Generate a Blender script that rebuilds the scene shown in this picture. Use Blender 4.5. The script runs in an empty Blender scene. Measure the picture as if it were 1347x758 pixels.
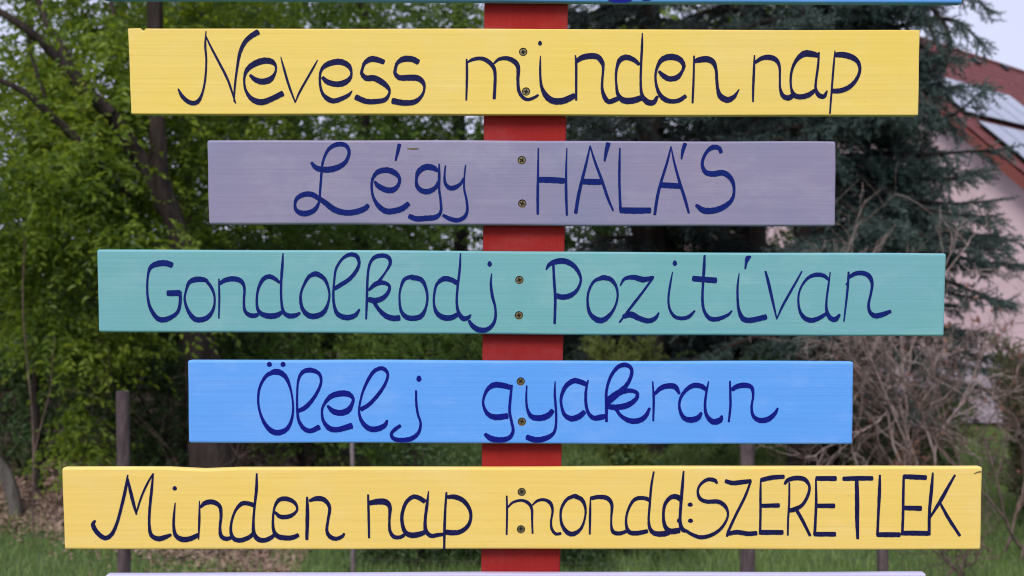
import bpy, bmesh, math, random
import numpy as np
from mathutils import Vector, Matrix
R = math.radians
S = bpy.context.scene
COL = S.collection

# ------------------------------------------------------------------ camera
FPX = 1350.0
CAM = np.array((0.0, -1.25, 1.6)); PITCH = R(0.6)
cd = bpy.data.cameras.new('camera'); cam = bpy.data.objects.new('camera', cd); COL.objects.link(cam)
cam.location = CAM; cam.rotation_euler = (R(90) - PITCH, 0, 0)
cd.sensor_width = 36; cd.lens = 36 * FPX / 1347; cd.clip_end = 2000; cd.clip_start = 0.05
cd.dof.use_dof = True; cd.dof.focus_distance = 1.25; cd.dof.aperture_fstop = 7.5
S.camera = cam

# ------------------------------------------------------------------ world, sun, exposure
SUN_EL, SUN_AZ = R(48), R(200)      # high, behind the camera and a little to the left
W = bpy.data.worlds.new('World'); S.world = W; W.use_nodes = True
nt = W.node_tree; nt.nodes.clear()
o_ = nt.nodes.new('ShaderNodeOutputWorld'); b_ = nt.nodes.new('ShaderNodeBackground')
sk = nt.nodes.new('ShaderNodeTexSky'); sk.sky_type = 'NISHITA'; sk.sun_disc = False
sk.sun_elevation = SUN_EL; sk.sun_rotation = SUN_AZ; sk.dust_density = 3
mx = nt.nodes.new('ShaderNodeMix'); mx.data_type = 'RGBA'; mx.inputs[0].default_value = 0.82
ns = nt.nodes.new('ShaderNodeTexNoise'); ns.inputs['Scale'].default_value = 1.6; ns.inputs['Detail'].default_value = 5
cr = nt.nodes.new('ShaderNodeValToRGB')
cr.color_ramp.elements[0].position = .3; cr.color_ramp.elements[0].color = (5.6, 5.8, 8.0, 1)
cr.color_ramp.elements[1].position = .7; cr.color_ramp.elements[1].color = (7.2, 7.4, 9.4, 1)
nt.links.new(ns.outputs['Fac'], cr.inputs[0])
nt.links.new(sk.outputs[0], mx.inputs[6]); nt.links.new(cr.outputs[0], mx.inputs[7])
nt.links.new(mx.outputs[2], b_.inputs[0]); b_.inputs[1].default_value = 0.1
nt.links.new(b_.outputs[0], o_.inputs[0])
sl = bpy.data.lights.new('sun', 'SUN'); sl.energy = 2.1; sl.angle = R(22); sl.color = (1, .95, .88)
so = bpy.data.objects.new('sun', sl); COL.objects.link(so)
sd = Vector((math.cos(SUN_EL) * math.sin(SUN_AZ), math.cos(SUN_EL) * math.cos(SUN_AZ), math.sin(SUN_EL)))
so.rotation_euler = sd.to_track_quat('Z', 'Y').to_euler()
S.view_settings.view_transform = 'Standard'; S.view_settings.look = 'None'
S.view_settings.exposure = 0.3; S.view_settings.gamma = 1
S.render.engine = 'CYCLES'; S.cycles.filter_width = 1.1

# ------------------------------------------------------------------ helpers
def P(px, py, Y):
    """world point seen at photo pixel (px, py) on the vertical plane at depth Y"""
    fx, fy = (px - 673.5) / FPX, -(py - 379.0) / FPX
    d = np.array((fx, math.cos(PITCH) + fy * math.sin(PITCH), -math.sin(PITCH) + fy * math.cos(PITCH)))
    return CAM + d * ((Y - CAM[1]) / d[1])
def PG(px, py, z=0.0):
    fx, fy = (px - 673.5) / FPX, -(py - 379.0) / FPX
    d = np.array((fx, math.cos(PITCH) + fy * math.sin(PITCH), -math.sin(PITCH) + fy * math.cos(PITCH)))
    return CAM + d * ((z - CAM[2]) / d[2])
def pm(Y): return (Y + 1.25) / FPX          # metres per photo pixel at depth Y

def link(o, parent=None, **kw):
    COL.objects.link(o)
    if parent is not None: o.parent = parent
    for k, v in kw.items(): o[k] = v
    return o
def empty(name, loc, label, cat, group=None):
    o = bpy.data.objects.new(name, None); o.location = loc; o.empty_display_size = .1
    link(o, None, label=label, category=cat)
    if group: o['group'] = group
    return o
def mesh_obj(name, V, F, mat, parent=None, smooth=False, **kw):
    """V (n,3), F (m,k) same-size faces, in world coordinates"""
    V = np.asarray(V, dtype=np.float64).reshape(-1, 3).copy(); F = np.asarray(F, dtype=np.int32)
    if parent is not None:
        off = np.zeros(3); p = parent
        while p is not None: off += np.array(p.location); p = p.parent
        V -= off
    me = bpy.data.meshes.new(name)
    me.vertices.add(len(V)); me.vertices.foreach_set('co', V.ravel())
    k = F.shape[1]; me.loops.add(F.size); me.loops.foreach_set('vertex_index', F.ravel())
    me.polygons.add(len(F)); me.polygons.foreach_set('loop_start', np.arange(0, F.size, k, dtype=np.int32))
    me.polygons.foreach_set('loop_total', np.full(len(F), k, dtype=np.int32))
    me.polygons.foreach_set('use_smooth', np.full(len(F), smooth))
    me.update(calc_edges=True); me.validate()
    me.materials.append(mat)
    return link(bpy.data.objects.new(name, me), parent, **kw)
class MB:
    """collects tri/quad arrays (stored as quads with the last index repeated never: tris only)"""
    def __init__(s): s.V = []; s.F = []; s.n = 0
    def add(s, V, F):
        V = np.asarray(V, float).reshape(-1, 3); F = np.asarray(F, int)
        if F.shape[1] == 4: F = np.concatenate([F[:, [0, 1, 2]], F[:, [0, 2, 3]]])
        s.V.append(V); s.F.append(F + s.n); s.n += len(V)
    def build(s, name, mat, parent=None, smooth=False, **kw):
        return mesh_obj(name, np.concatenate(s.V), np.concatenate(s.F), mat, parent, smooth, **kw)
    def box(s, a, b):
        a = np.array(a, float); b = np.array(b, float)
        V = [[(a, b)[i][0], (a, b)[j][1], (a, b)[k][2]] for i in (0, 1) for j in (0, 1) for k in (0, 1)]
        s.add(V, [[0, 1, 3, 2], [4, 6, 7, 5], [0, 4, 5, 1], [2, 3, 7, 6], [0, 2, 6, 4], [1, 5, 7, 3]])
    def obox(s, o, u, v, w):
        """box from corner o spanned by three vectors"""
        o, u, v, w = [np.array(q, float) for q in (o, u, v, w)]
        V = [o + i * u + j * v + k * w for i in (0, 1) for j in (0, 1) for k in (0, 1)]
        s.add(V, [[0, 1, 3, 2], [4, 6, 7, 5], [0, 4, 5, 1], [2, 3, 7, 6], [0, 2, 6, 4], [1, 5, 7, 3]])
    def tube(s, pts, rad, n=8, rough=0.0, rng=None, cap=True):
        pts = np.asarray(pts, float); m = len(pts); rad = np.broadcast_to(np.asarray(rad, float), (m,))
        T = np.gradient(pts, axis=0); T /= np.linalg.norm(T, axis=1)[:, None] + 1e-9
        ref = np.array((0.13, 0.97, 0.2)) if abs(T[0][1]) < .8 else np.array((1., 0, 0))
        A = np.cross(T, ref); A /= np.linalg.norm(A, axis=1)[:, None] + 1e-9; B = np.cross(T, A)
        th = np.linspace(0, 2 * np.pi, n, endpoint=False)
        rr = rad[:, None] * np.ones((m, n))
        if rough: rr = rr * (1 + rough * (rng.random((1, n)) - .5) * 1.2 + rough * (rng.random((m, n)) - .5))
        V = pts[:, None] + rr[..., None] * (np.cos(th)[None, :, None] * A[:, None] + np.sin(th)[None, :, None] * B[:, None])
        i = np.arange(m - 1)[:, None] * n; j = np.arange(n)[None]; jn = (j + 1) % n
        F = np.stack([i + j, i + jn, i + n + jn, i + n + j], -1).reshape(-1, 4)
        s.add(V, F)
        if cap: 
            s.add(np.vstack([V[-1], pts[-1]]), [[a, (a + 1) % n, n] for a in range(n)])
def smooth_path(pts, k=6):
    pts = np.asarray(pts, float); out = []
    Q = np.vstack([2 * pts[0] - pts[1], pts, 2 * pts[-1] - pts[-2]])
    for i in range(1, len(Q) - 2):
        p0, p1, p2, p3 = Q[i - 1:i + 3]
        for t in np.arange(k) / k:
            out.append(.5 * (2 * p1 + (p2 - p0) * t + (2 * p0 - 5 * p1 + 4 * p2 - p3) * t * t + (3 * p1 - p0 - 3 * p2 + p3) * t ** 3))
    out.append(Q[-2]); return np.array(out)

# ------------------------------------------------------------------ materials
def mat(name, base=(.5, .5, .5), rough=.6, spec=.3, build=None):
    m = bpy.data.materials.new(name); m.use_nodes = True
    t = m.node_tree; bs = t.nodes['Principled BSDF']
    bs.inputs['Base Color'].default_value = (*base, 1); bs.inputs['Roughness'].default_value = rough
    bs.inputs['Specular IOR Level'].default_value = spec
    if build: build(t, bs)
    return m
def nd(t, typ, **kw):
    n = t.nodes.new(typ)
    for k, v in kw.items():
        if k in n.inputs: n.inputs[k].default_value = v
        else: setattr(n, k, v)
    return n
def coords(t, scale=(1, 1, 1)):
    g = nd(t, 'ShaderNodeNewGeometry'); mp = nd(t, 'ShaderNodeMapping'); mp.inputs['Scale'].default_value = scale
    t.links.new(g.outputs['Position'], mp.inputs[0]); return mp.outputs[0]
def noise(t, scale, vec, detail=4, rough=.55):
    n = nd(t, 'ShaderNodeTexNoise'); n.inputs['Scale'].default_value = scale; n.inputs['Detail'].default_value = detail
    n.inputs['Roughness'].default_value = rough; t.links.new(vec, n.inputs['Vector']); return n.outputs['Fac']
def ramp(t, fac, stops):
    r = nd(t, 'ShaderNodeValToRGB'); e = r.color_ramp.elements
    while len(e) < len(stops): e.new(.5)
    for q, (p, c) in zip(e, stops): q.position = p; q.color = (*c, 1)
    t.links.new(fac, r.inputs[0]); return r.outputs[0]
def mixc(t, fac, a, b, mode='MIX'):
    m = nd(t, 'ShaderNodeMix'); m.data_type = 'RGBA'; m.blend_type = mode
    if isinstance(fac, float): m.inputs[0].default_value = fac
    else: t.links.new(fac, m.inputs[0])
    for i, q in ((6, a), (7, b)):
        if isinstance(q, tuple): m.inputs[i].default_value = (*q, 1)
        else: t.links.new(q, m.inputs[i])
    return m.outputs[2]
def bump(t, bs, h, strength, dist):
    b = nd(t, 'ShaderNodeBump'); b.inputs['Strength'].default_value = strength; b.inputs['Distance'].default_value = dist
    t.links.new(h, b.inputs['Height']); t.links.new(b.outputs[0], bs.inputs['Normal'])
def scl(c, k): return tuple(min(1, x * k) for x in c)

def painted(name, col, alt, wear=(.35, .27, .17), seed=0, vertical=False):
    """brush-painted planed wood: brush streaks along the board, mottled coat, specks"""
    def f(t, bs):
        s1 = (1.2, 1, 90) if not vertical else (90, 1, 1.2)
        s2 = (5, 1, 260) if not vertical else (420, 1, 6)
        v1 = coords(t, s1); v2 = coords(t, s2); v3 = coords(t)
        mp = v3.node; mp.inputs['Location'].default_value = (seed * 3.1, 0, seed * 1.7)
        a = noise(t, 1.6, v1, 5, .6); b = noise(t, 1, v2, 3); c = noise(t, 5.5, v3, 4); d = noise(t, 160, v3, 2)
        big = ramp(t, c, [(.3, (0, 0, 0)), (.72, (1, 1, 1))])
        c1 = mixc(t, big, col, alt)
        st = ramp(t, a, [(.3, (.95, .95, .96)), (.52, (1, 1, 1)), (.8, (1.03, 1.03, 1.02))])
        lo = .86 if vertical else .975
        st2 = ramp(t, b, [(.3, (lo,) * 3), (.6, (1.01, 1.01, 1.01))])
        sc = noise(t, 13, coords(t, (.7, 1, 1.6)), 7, .7)
        c1 = mixc(t, ramp(t, sc, [(.50, (0, 0, 0)), (.78, ((.06 if vertical else .20),) * 3)]), c1, tuple(.55 + .45 * q for q in col))
        c2 = mixc(t, .8, c1, st, 'MULTIPLY')
        c3 = mixc(t, .7, c2, st2, 'MULTIPLY')
        sp = ramp(t, d, [(.755, (0, 0, 0)), (.79, (1, 1, 1))])
        c4 = mixc(t, sp, c3, wear)
        t.links.new(c4, bs.inputs['Base Color'])
        rr = ramp(t, a, [(.2, (.38 + .3 * vertical,) * 3), (.8, (.55 + .3 * vertical,) * 3)]); t.links.new(rr, bs.inputs['Roughness'])
        ad = nd(t, 'ShaderNodeMath', operation='ADD'); t.links.new(a, ad.inputs[0]); t.links.new(b, ad.inputs[1])
        bump(t, bs, ad.outputs[0], .35, .0006)
    return mat(name, col, .45, .08 if vertical else .35, f)
def ink(name, col, alt):
    def f(t, bs):
        a = noise(t, 60, coords(t, (1, 1, 2)), 3)
        t.links.new(mixc(t, .45, ramp(t, a, [(.35, col), (.7, alt)]), ramp(t, noise(t, 420, coords(t, (1, 1, 1)), 2), [(.4, col), (.62, scl(alt, 1.7))])), bs.inputs['Base Color'])
    return mat(name, col, .6, .12, f)
def leafmat(name, cols, trans=.35, rough=.5, patch=1.2):
    def f(t, bs):
        g = nd(t, 'ShaderNodeNewGeometry')
        n = noise(t, patch, coords(t), 3)
        ad = nd(t, 'ShaderNodeMath', operation='MULTIPLY_ADD'); ad.inputs[1].default_value = .6
        t.links.new(g.outputs['Random Per Island'], ad.inputs[0])
        mu = nd(t, 'ShaderNodeMath', operation='MULTIPLY_ADD'); mu.inputs[1].default_value = 1.3; mu.inputs[2].default_value = -.45
        t.links.new(n, mu.inputs[0]); t.links.new(mu.outputs[0], ad.inputs[2])
        c = ramp(t, ad.outputs[0], [(i / (len(cols) - 1) if len(cols) > 1 else 0, q) for i, q in enumerate(cols)])
        t.links.new(c, bs.inputs['Base Color'])
        if trans:
            tr = nd(t, 'ShaderNodeBsdfTranslucent'); c2 = mixc(t, 1.0, c, (1.6, 1.5, .55), 'MULTIPLY')
            t.links.new(c2, tr.inputs[0]); ms = nd(t, 'ShaderNodeMixShader'); ms.inputs[0].default_value = trans
            out = [q for q in t.nodes if q.type == 'OUTPUT_MATERIAL'][0]
            t.links.new(bs.outputs[0], ms.inputs[1]); t.links.new(tr.outputs[0], ms.inputs[2]); t.links.new(ms.outputs[0], out.inputs[0])
    return mat(name, cols[0], rough, .3, f)
def barkmat(name, a, b, scale=14):
    def f(t, bs):
        v = coords(t, (1, 1, .22)); n = noise(t, scale, v, 8, .65)
        t.links.new(ramp(t, n, [(.32, a), (.65, b)]), bs.inputs['Base Color'])
        bump(t, bs, n, 1.0, .03)
    return mat(name, a, .9, .15, f)

M = {}
M['yellow'] = painted('yellow_paint', (.86, .63, .118), (.86, .63, .175), seed=1)
M['yellow_b'] = painted('warm_yellow_paint', (.90, .63, .145), (.89, .63, .19), seed=7)
M['lavender'] = painted('lavender_paint', (.235, .235, .37), (.30, .255, .37), seed=2)
M['teal'] = painted('teal_paint', (.165, .43, .435), (.18, .42, .48), seed=3)
M['blue'] = painted('blue_paint', (.115, .365, .90), (.14, .38, .90), seed=4)
M['blue_b'] = painted('mid_blue_paint', (.10, .32, .78), (.12, .36, .80), seed=5)
M['lilac'] = painted('pale_lilac_paint', (.50, .48, .68), (.56, .53, .70), seed=6)
M['red'] = painted('red_paint', (.27, .017, .016), (.34, .024, .022), wear=(.24, .04, .04), seed=8, vertical=True)
M['ink_dark'] = ink('dark_navy_ink', (.003, .006, .034), (.012, .010, .075))
M['ink_blue'] = ink('blue_ink', (.002, .010, .10), (.004, .014, .15))
M['ink_royal'] = ink('royal_blue_ink', (.002, .006, .14), (.004, .008, .21))
M['bare'] = mat('bare_wood', (.16, .12, .07), .8)
M['steel'] = mat('zinc_screw', (.26, .215, .12), .5, .4, lambda t, bs: setattr(bs.inputs['Metallic'], 'default_value', .7))
M['socket_shade'] = mat('painted_recess_shade', (.02, .018, .015), .9)  # near-black colour for shade painted into the screw recesses
M['bark'] = barkmat('brown_bark', (.014, .011, .010), (.060, .044, .038))
M['bark_dark'] = barkmat('dark_bark', (.012, .010, .010), (.045, .034, .030))
M['bark_grey'] = barkmat('grey_bark', (.06, .055, .05), (.17, .155, .14), 20)
M['twig_pale'] = barkmat('pale_twig_bark', (.22, .165, .15), (.60, .47, .44), 30)
M['twig_brown'] = barkmat('brown_twig_bark', (.07, .048, .042), (.26, .18, .155), 30)
M['wood_post'] = barkmat('weathered_post_wood', (.05, .037, .041), (.17, .125, .13), 22)
M['wood_post_pale'] = barkmat('pale_post', (.12, .095, .10), (.26, .21, .22), 22)
M['wire'] = mat('dull_rusted_wire', (.06, .05, .05), .7, .2)
# ------------------------------------------------------------------ signpost
K5 = 5.0074
BEPS = [0]
def stroke_mesh(mb, ox, oy, spec):
    """a brush stroke: 'x,y,w x,y,w ...' in enlarged-photo units, laid on the board's face"""
    q = np.array([[float(c) for c in s.split(',')] for s in spec.split()])
    BEPS[0] = (BEPS[0] + 1) % 9
    Y = -0.00012 - BEPS[0] * 0.00002
    if len(q) == 1:
        x, y, r = q[0][:3]; r2 = r * (1.25 if len(q[0]) < 4 else q[0][3])
        th = np.linspace(0, 2 * np.pi, 20, endpoint=False)
        L = np.stack([x + r * np.cos(th) * (1 + .06 * np.sin(3 * th)), y + r2 * np.sin(th)], 1)
        pts = [P(ox + a / K5, oy + b / K5, Y) for a, b in np.vstack([L, [[x, y]]])]
        mb.add(pts, [[i, 20, (i + 1) % 20] for i in range(20)]); return
    C = smooth_path(q, 7); n = len(C)
    T = np.gradient(C[:, :2], axis=0); T /= np.linalg.norm(T, axis=1)[:, None] + 1e-9
    N = np.stack([-T[:, 1], T[:, 0]], 1); w = (np.clip(C[:, 2], 3, 60) * 1.08 + 1.5) / 2
    wob = 1 + .05 * np.sin(np.arange(n) * 1.7 + ox)
    A = C[:, :2] + N * (w * wob)[:, None]; B = C[:, :2] - N * w[:, None]
    mid = C[:, :2]
    sl = np.linspace(0, -.00022, n); sl2 = np.concatenate([sl, sl])     # the stroke rises a hair as it crosses itself
    pts = [P(ox + a / K5, oy + b / K5, Y + z) for (a, b), z in zip(np.vstack([A, B]), sl2)]
    mb.add(pts, [[i, i + 1, n + i + 1, n + i] for i in range(n - 1)])
    for e, sg in ((0, -1), (n - 1, 1)):          # soft brush ends
        r = w[e]; c = mid[e]; t = T[e] * sg; nn = N[e]
        arc = [c + nn * r * math.cos(a) + t * r * .38 * math.sin(a) for a in np.linspace(0, np.pi, 7)]
        pts = [P(ox + a / K5, oy + b / K5, Y + sl[e]) for a, b in arc + [c]]
        mb.add(pts, [[i, i + 1, 7] for i in range(6)])

# words: (word, [(ox, oy, stroke, stroke, ...), ...])
B1 = [('Nevess', [(220, 20,
 '72,485,8 95,530,22 130,565,26 170,580,28 205,565,24 232,510,13 250,420,12 257,300,11 250,200,12 255,105,5',
 '255,140,8 290,215,12 340,310,14 400,430,14 450,580,8',
 '440,570,8 445,470,12 460,350,14 478,250,20 510,180,26 550,140,30 598,110,34',
 '545,395,16 580,425,30 625,438,36 675,425,36 708,385,16 715,340,14 690,308,32 640,300,38 580,318,36 530,355,28 508,410,14 512,480,14 540,535,24 580,565,34 630,572,36 690,550,32 760,515,34',
 '748,275,5 765,340,12 800,460,14 843,575,8', '843,575,6 870,510,12 920,420,12 960,350,11 990,295,5',
 '1022,410,20 1055,440,32 1110,455,34 1160,448,36 1200,420,26 1213,380,14 1195,335,30 1150,310,36 1100,310,36 1045,330,30 1012,370,16 1005,440,14 1020,510,18 1055,550,30 1100,565,30 1160,545,26 1195,525,20 1218,498,5'),
 (440, 20,
 '325,310,30 285,295,34 240,290,36 200,315,24 185,350,16 180,385,22 210,415,34 260,415,36 310,440,36 350,475,26 362,510,14 335,555,26 280,568,30 210,568,32 140,540,34',
 '552,310,34 510,290,36 455,290,36 415,315,22 402,350,18 400,385,22 430,412,32 490,412,36 545,415,36 580,440,28 592,480,14 575,530,18 530,570,30 460,578,34 382,565,36')]),
 ('minden', [(440, 20,
 '870,290,10 872,340,14 872,420,14 868,560,10', '875,312,10 910,293,20 960,285,22 1005,300,26 1045,340,24 1058,400,18 1052,550,18',
 '1048,320,10 1085,290,20 1140,285,26 1190,310,30 1210,350,24 1208,430,18 1215,500,20 1245,545,20 1280,555,18 1320,540,16 1342,525,12'),
 (680, 20, '152,185,13', '155,268,5 153,340,12 155,420,14 165,480,20 195,535,34 240,565,38 300,565,38 350,545,36 380,528,30',
 '385,265,8 390,320,14 390,440,14 390,560,12', '392,305,24 430,280,34 480,270,36 530,275,34 560,310,28 568,350,16 562,430,14 562,490,18 580,545,28 605,570,28 640,560,30 675,545,26',
 '805,325,20 770,295,28 720,278,34 680,295,30 660,340,18 652,400,14 655,460,14 665,520,22 700,560,36 760,563,38 820,545,34',
 '826,118,6 824,200,14 818,320,14 815,440,14 822,520,20 850,565,34 880,578,34 905,570,28 925,535,16',
 '935,370,16 965,400,30 1005,420,32 1055,410,32 1088,370,18 1098,330,24 1070,290,34 1015,275,38 960,290,32 930,330,20 913,390,14 918,460,16 940,520,24 975,555,30 1020,568,26 1070,560,26 1112,532,22'),
 (900, 20, '65,268,10 63,380,12 60,470,13 55,578,12', '68,305,22 100,295,34 150,290,38 190,310,32 210,360,18 215,430,18 222,490,20 240,535,34 285,558,36 325,540,26 345,515,14 362,488,5')]),
 ('nap', [(900, 20,
 '463,265,8 460,350,14 455,470,14 453,570,10', '468,312,18 510,285,26 560,278,32 605,295,28 628,340,16 630,420,12 632,480,14 650,530,26 685,545,32 715,530,28',
 '880,265,28 835,255,38 790,255,38 745,290,24 715,345,16 702,410,14 705,480,14 725,525,28 765,538,30 820,525,30 860,495,20', '888,245,10 882,330,14 870,420,14 866,480,16 885,525,28 920,535,26 942,498,8',
 '993,235,6 985,330,12 975,450,12 960,648,10', '998,262,30 1050,262,36 1110,280,34 1148,315,24 1156,370,18 1130,430,22 1085,475,28 1030,497,30 975,500,28')])]
B2 = [('Légy', [(370, 165,
 '198,245,16 230,280,30 285,292,36 350,285,36 410,255,28 440,210,20 445,165,20 420,130,26 370,125,28 320,150,22 290,195,16 270,260,14 262,350,14 255,440,14 250,500,14 225,550,26 185,575,32 140,580,34 100,560,24 90,520,16 105,480,24 150,455,30 200,455,32 245,480,28 290,510,32 350,555,36 420,575,34 490,570,34 550,548,32 572,525,24',
 '778,125,22 768,170,20 752,232,10',
 '615,370,14 640,400,30 690,425,34 735,425,34 770,395,22 778,350,20 750,315,32 700,295,34 640,305,30 605,345,18 595,400,14 605,470,16 640,530,28 690,565,34 750,562,34 800,545,34 838,515,28',
 '1030,300,20 1000,280,34 950,275,36 905,305,30 890,355,16 895,400,24 925,430,30 970,435,32 1015,410,24 1035,370,14', '1040,255,8 1040,330,16 1040,420,14 1050,500,14 1050,570,18 1015,605,30 950,612,32 890,615,32 842,598,28',
 '1082,265,8 1075,330,12 1080,380,18 1105,410,26 1140,410,28 1180,385,18 1200,350,12', '1214,262,8 1205,350,10 1205,420,12 1220,490,14 1225,560,16 1205,605,24 1160,625,26 1110,615,26 1065,592,18')]),
 ('HÁLÁS', [(540, 165,
 '842,150,8 840,300,12 838,450,16 838,585,14', '1030,150,6 1025,300,12 1025,450,16 1030,592,12', '840,358,34 925,360,36 1010,365,34',
 '1183,135,8 1160,240,14 1130,360,18 1105,470,20 1088,578,20', '1183,135,8 1215,240,14 1260,360,16 1300,480,16 1335,562,10', '1135,370,34 1195,372,36 1255,372,34', '1303,118,28 1290,170,22 1278,235,10'),
 (720, 165, '478,150,8 475,260,14 475,400,14 482,560,16', '482,560,36 580,562,38 678,560,34',
 '815,140,8 790,240,14 750,370,16 725,470,18 707,588,16', '815,140,6 835,240,12 870,370,16 905,480,18 932,578,12', '748,393,34 820,397,34 875,400,32', '908,120,24 892,170,20 883,222,8',
 '1145,180,22 1130,150,26 1090,145,30 1050,175,20 1025,225,18 1022,270,20 1045,310,30 1095,320,34 1150,312,34 1190,330,32 1220,370,24 1230,430,16 1215,490,22 1165,535,32 1100,560,36 1030,560,36 980,525,18')])]
B3 = [('Gondolkodj', [(180, 310,
 '232,195,34 190,182,36 140,185,36 95,205,26 75,250,14 68,330,12 72,410,14 90,480,20 130,540,28 175,555,32 230,535,26 270,500,20 285,440,18 285,370,18', '202,380,34 282,378,36',
 '465,300,22 435,290,30 385,290,34 345,310,24 325,360,14 315,420,14 335,490,20 375,545,30 420,555,32 470,535,28 505,480,16 512,410,12 495,350,18 460,300,20',
 '540,285,8 543,400,12 540,545,8', '545,318,20 580,295,28 635,285,32 685,300,28 708,345,16 705,430,14 710,490,18 735,520,26 770,528,28 798,520,22',
 '940,310,16 910,285,24 870,270,28 830,290,24 800,350,16 790,420,14 795,480,18 820,515,28 870,530,34 920,525,32 955,505,22', '963,115,6 958,200,16 950,320,14 952,430,14 965,500,20 1000,528,30 1045,525,26 1075,508,12',
 '1175,250,32 1130,275,22 1090,350,14 1078,410,16 1090,480,22 1130,525,32 1180,530,34 1230,505,28 1258,450,16 1268,380,12 1245,300,20 1210,265,28 1175,250,32'),
 (430, 310, '50,350,24 90,325,26 150,285,24 195,230,22 212,180,18 195,135,26 150,125,24 100,155,16 60,220,14 48,300,12 42,390,14 50,470,18 75,520,28 130,540,32 185,525,26 215,485,10',
 '280,355,12 330,315,20 380,250,12 415,190,18 410,150,24 375,132,26 320,140,24 285,180,16 270,250,14 265,350,14 262,450,14 258,550,10', '275,360,14 320,320,28 370,310,26 410,330,18 405,370,20 370,410,28 320,428,34 275,420,30', '310,440,22 345,490,24 390,530,32 440,545,34 478,542,34',
 '560,270,26 510,290,22 485,350,14 478,410,12 487,490,18 520,535,30 570,545,32 620,530,30 650,480,16 662,410,14 650,340,18 620,290,28 560,275,32',
 '860,315,28 820,292,30 770,285,32 725,320,18 708,380,14 705,450,14 725,510,26 770,540,34 820,540,32 860,520,26', '880,118,8 875,220,14 862,330,14 855,430,14 865,500,20 895,545,30 930,540,24 948,520,8',
 '1072,187,15', '1085,250,6 1080,320,14 1090,400,18 1108,470,14 1110,540,16 1090,590,22 1050,620,28 1000,620,32 960,595,28 935,560,16')]),
 ('Pozitívan', [(690, 310,
 '142,225,8 165,190,24 215,170,34 270,170,34 325,200,28 360,250,20 370,300,14 345,360,20 300,395,30 250,405,32 205,395,30', '190,195,14 195,300,16 202,420,16 198,580,14',
 '520,275,30 460,300,18 425,360,14 415,430,14 430,510,22 480,555,34 530,550,30 585,490,16 612,410,12 605,340,16 570,290,26 520,275,30',
 '630,330,8 660,285,20 720,275,30 785,290,34 850,272,14', '845,280,14 780,370,14 710,460,16 625,572,10', '650,535,26 700,520,38 755,545,32 815,562,30 860,545,24 885,508,8',
 '990,182,15', '975,240,5 960,320,12 948,410,12 955,480,14 985,530,20 1030,545,22 1080,535,22 1122,495,10',
 '1186,130,12 1182,220,18 1175,330,14 1172,430,16 1185,500,18 1220,545,26 1270,550,26 1335,525,18 1367,495,8', '1110,283,34 1190,290,34 1262,295,34'),
 (920, 310, '262,250,6 252,330,12 252,420,14 260,490,18 285,545,30 325,558,32 380,550,32 440,535,32', '338,138,12 318,150,28 308,180,16 302,218,10',
 '435,235,12 455,310,18 480,420,16 510,550,8', '510,550,6 545,470,14 600,370,14 640,300,12 675,235,8',
 '850,290,16 820,265,24 770,258,26 715,280,18 670,340,12 652,410,12 660,490,16 690,540,26 735,558,30 785,545,26 835,515,20', '862,240,6 850,330,12 838,420,12 838,490,18 860,540,28 895,552,30 925,520,14',
 '983,240,12 978,330,14 968,430,12 952,565,8', '985,275,20 1030,250,26 1080,248,28 1120,270,28 1138,320,18 1128,390,14 1115,450,16 1122,500,20 1155,528,30 1205,520,30 1260,498,20', '965,325,6 985,290,8')])]
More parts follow.
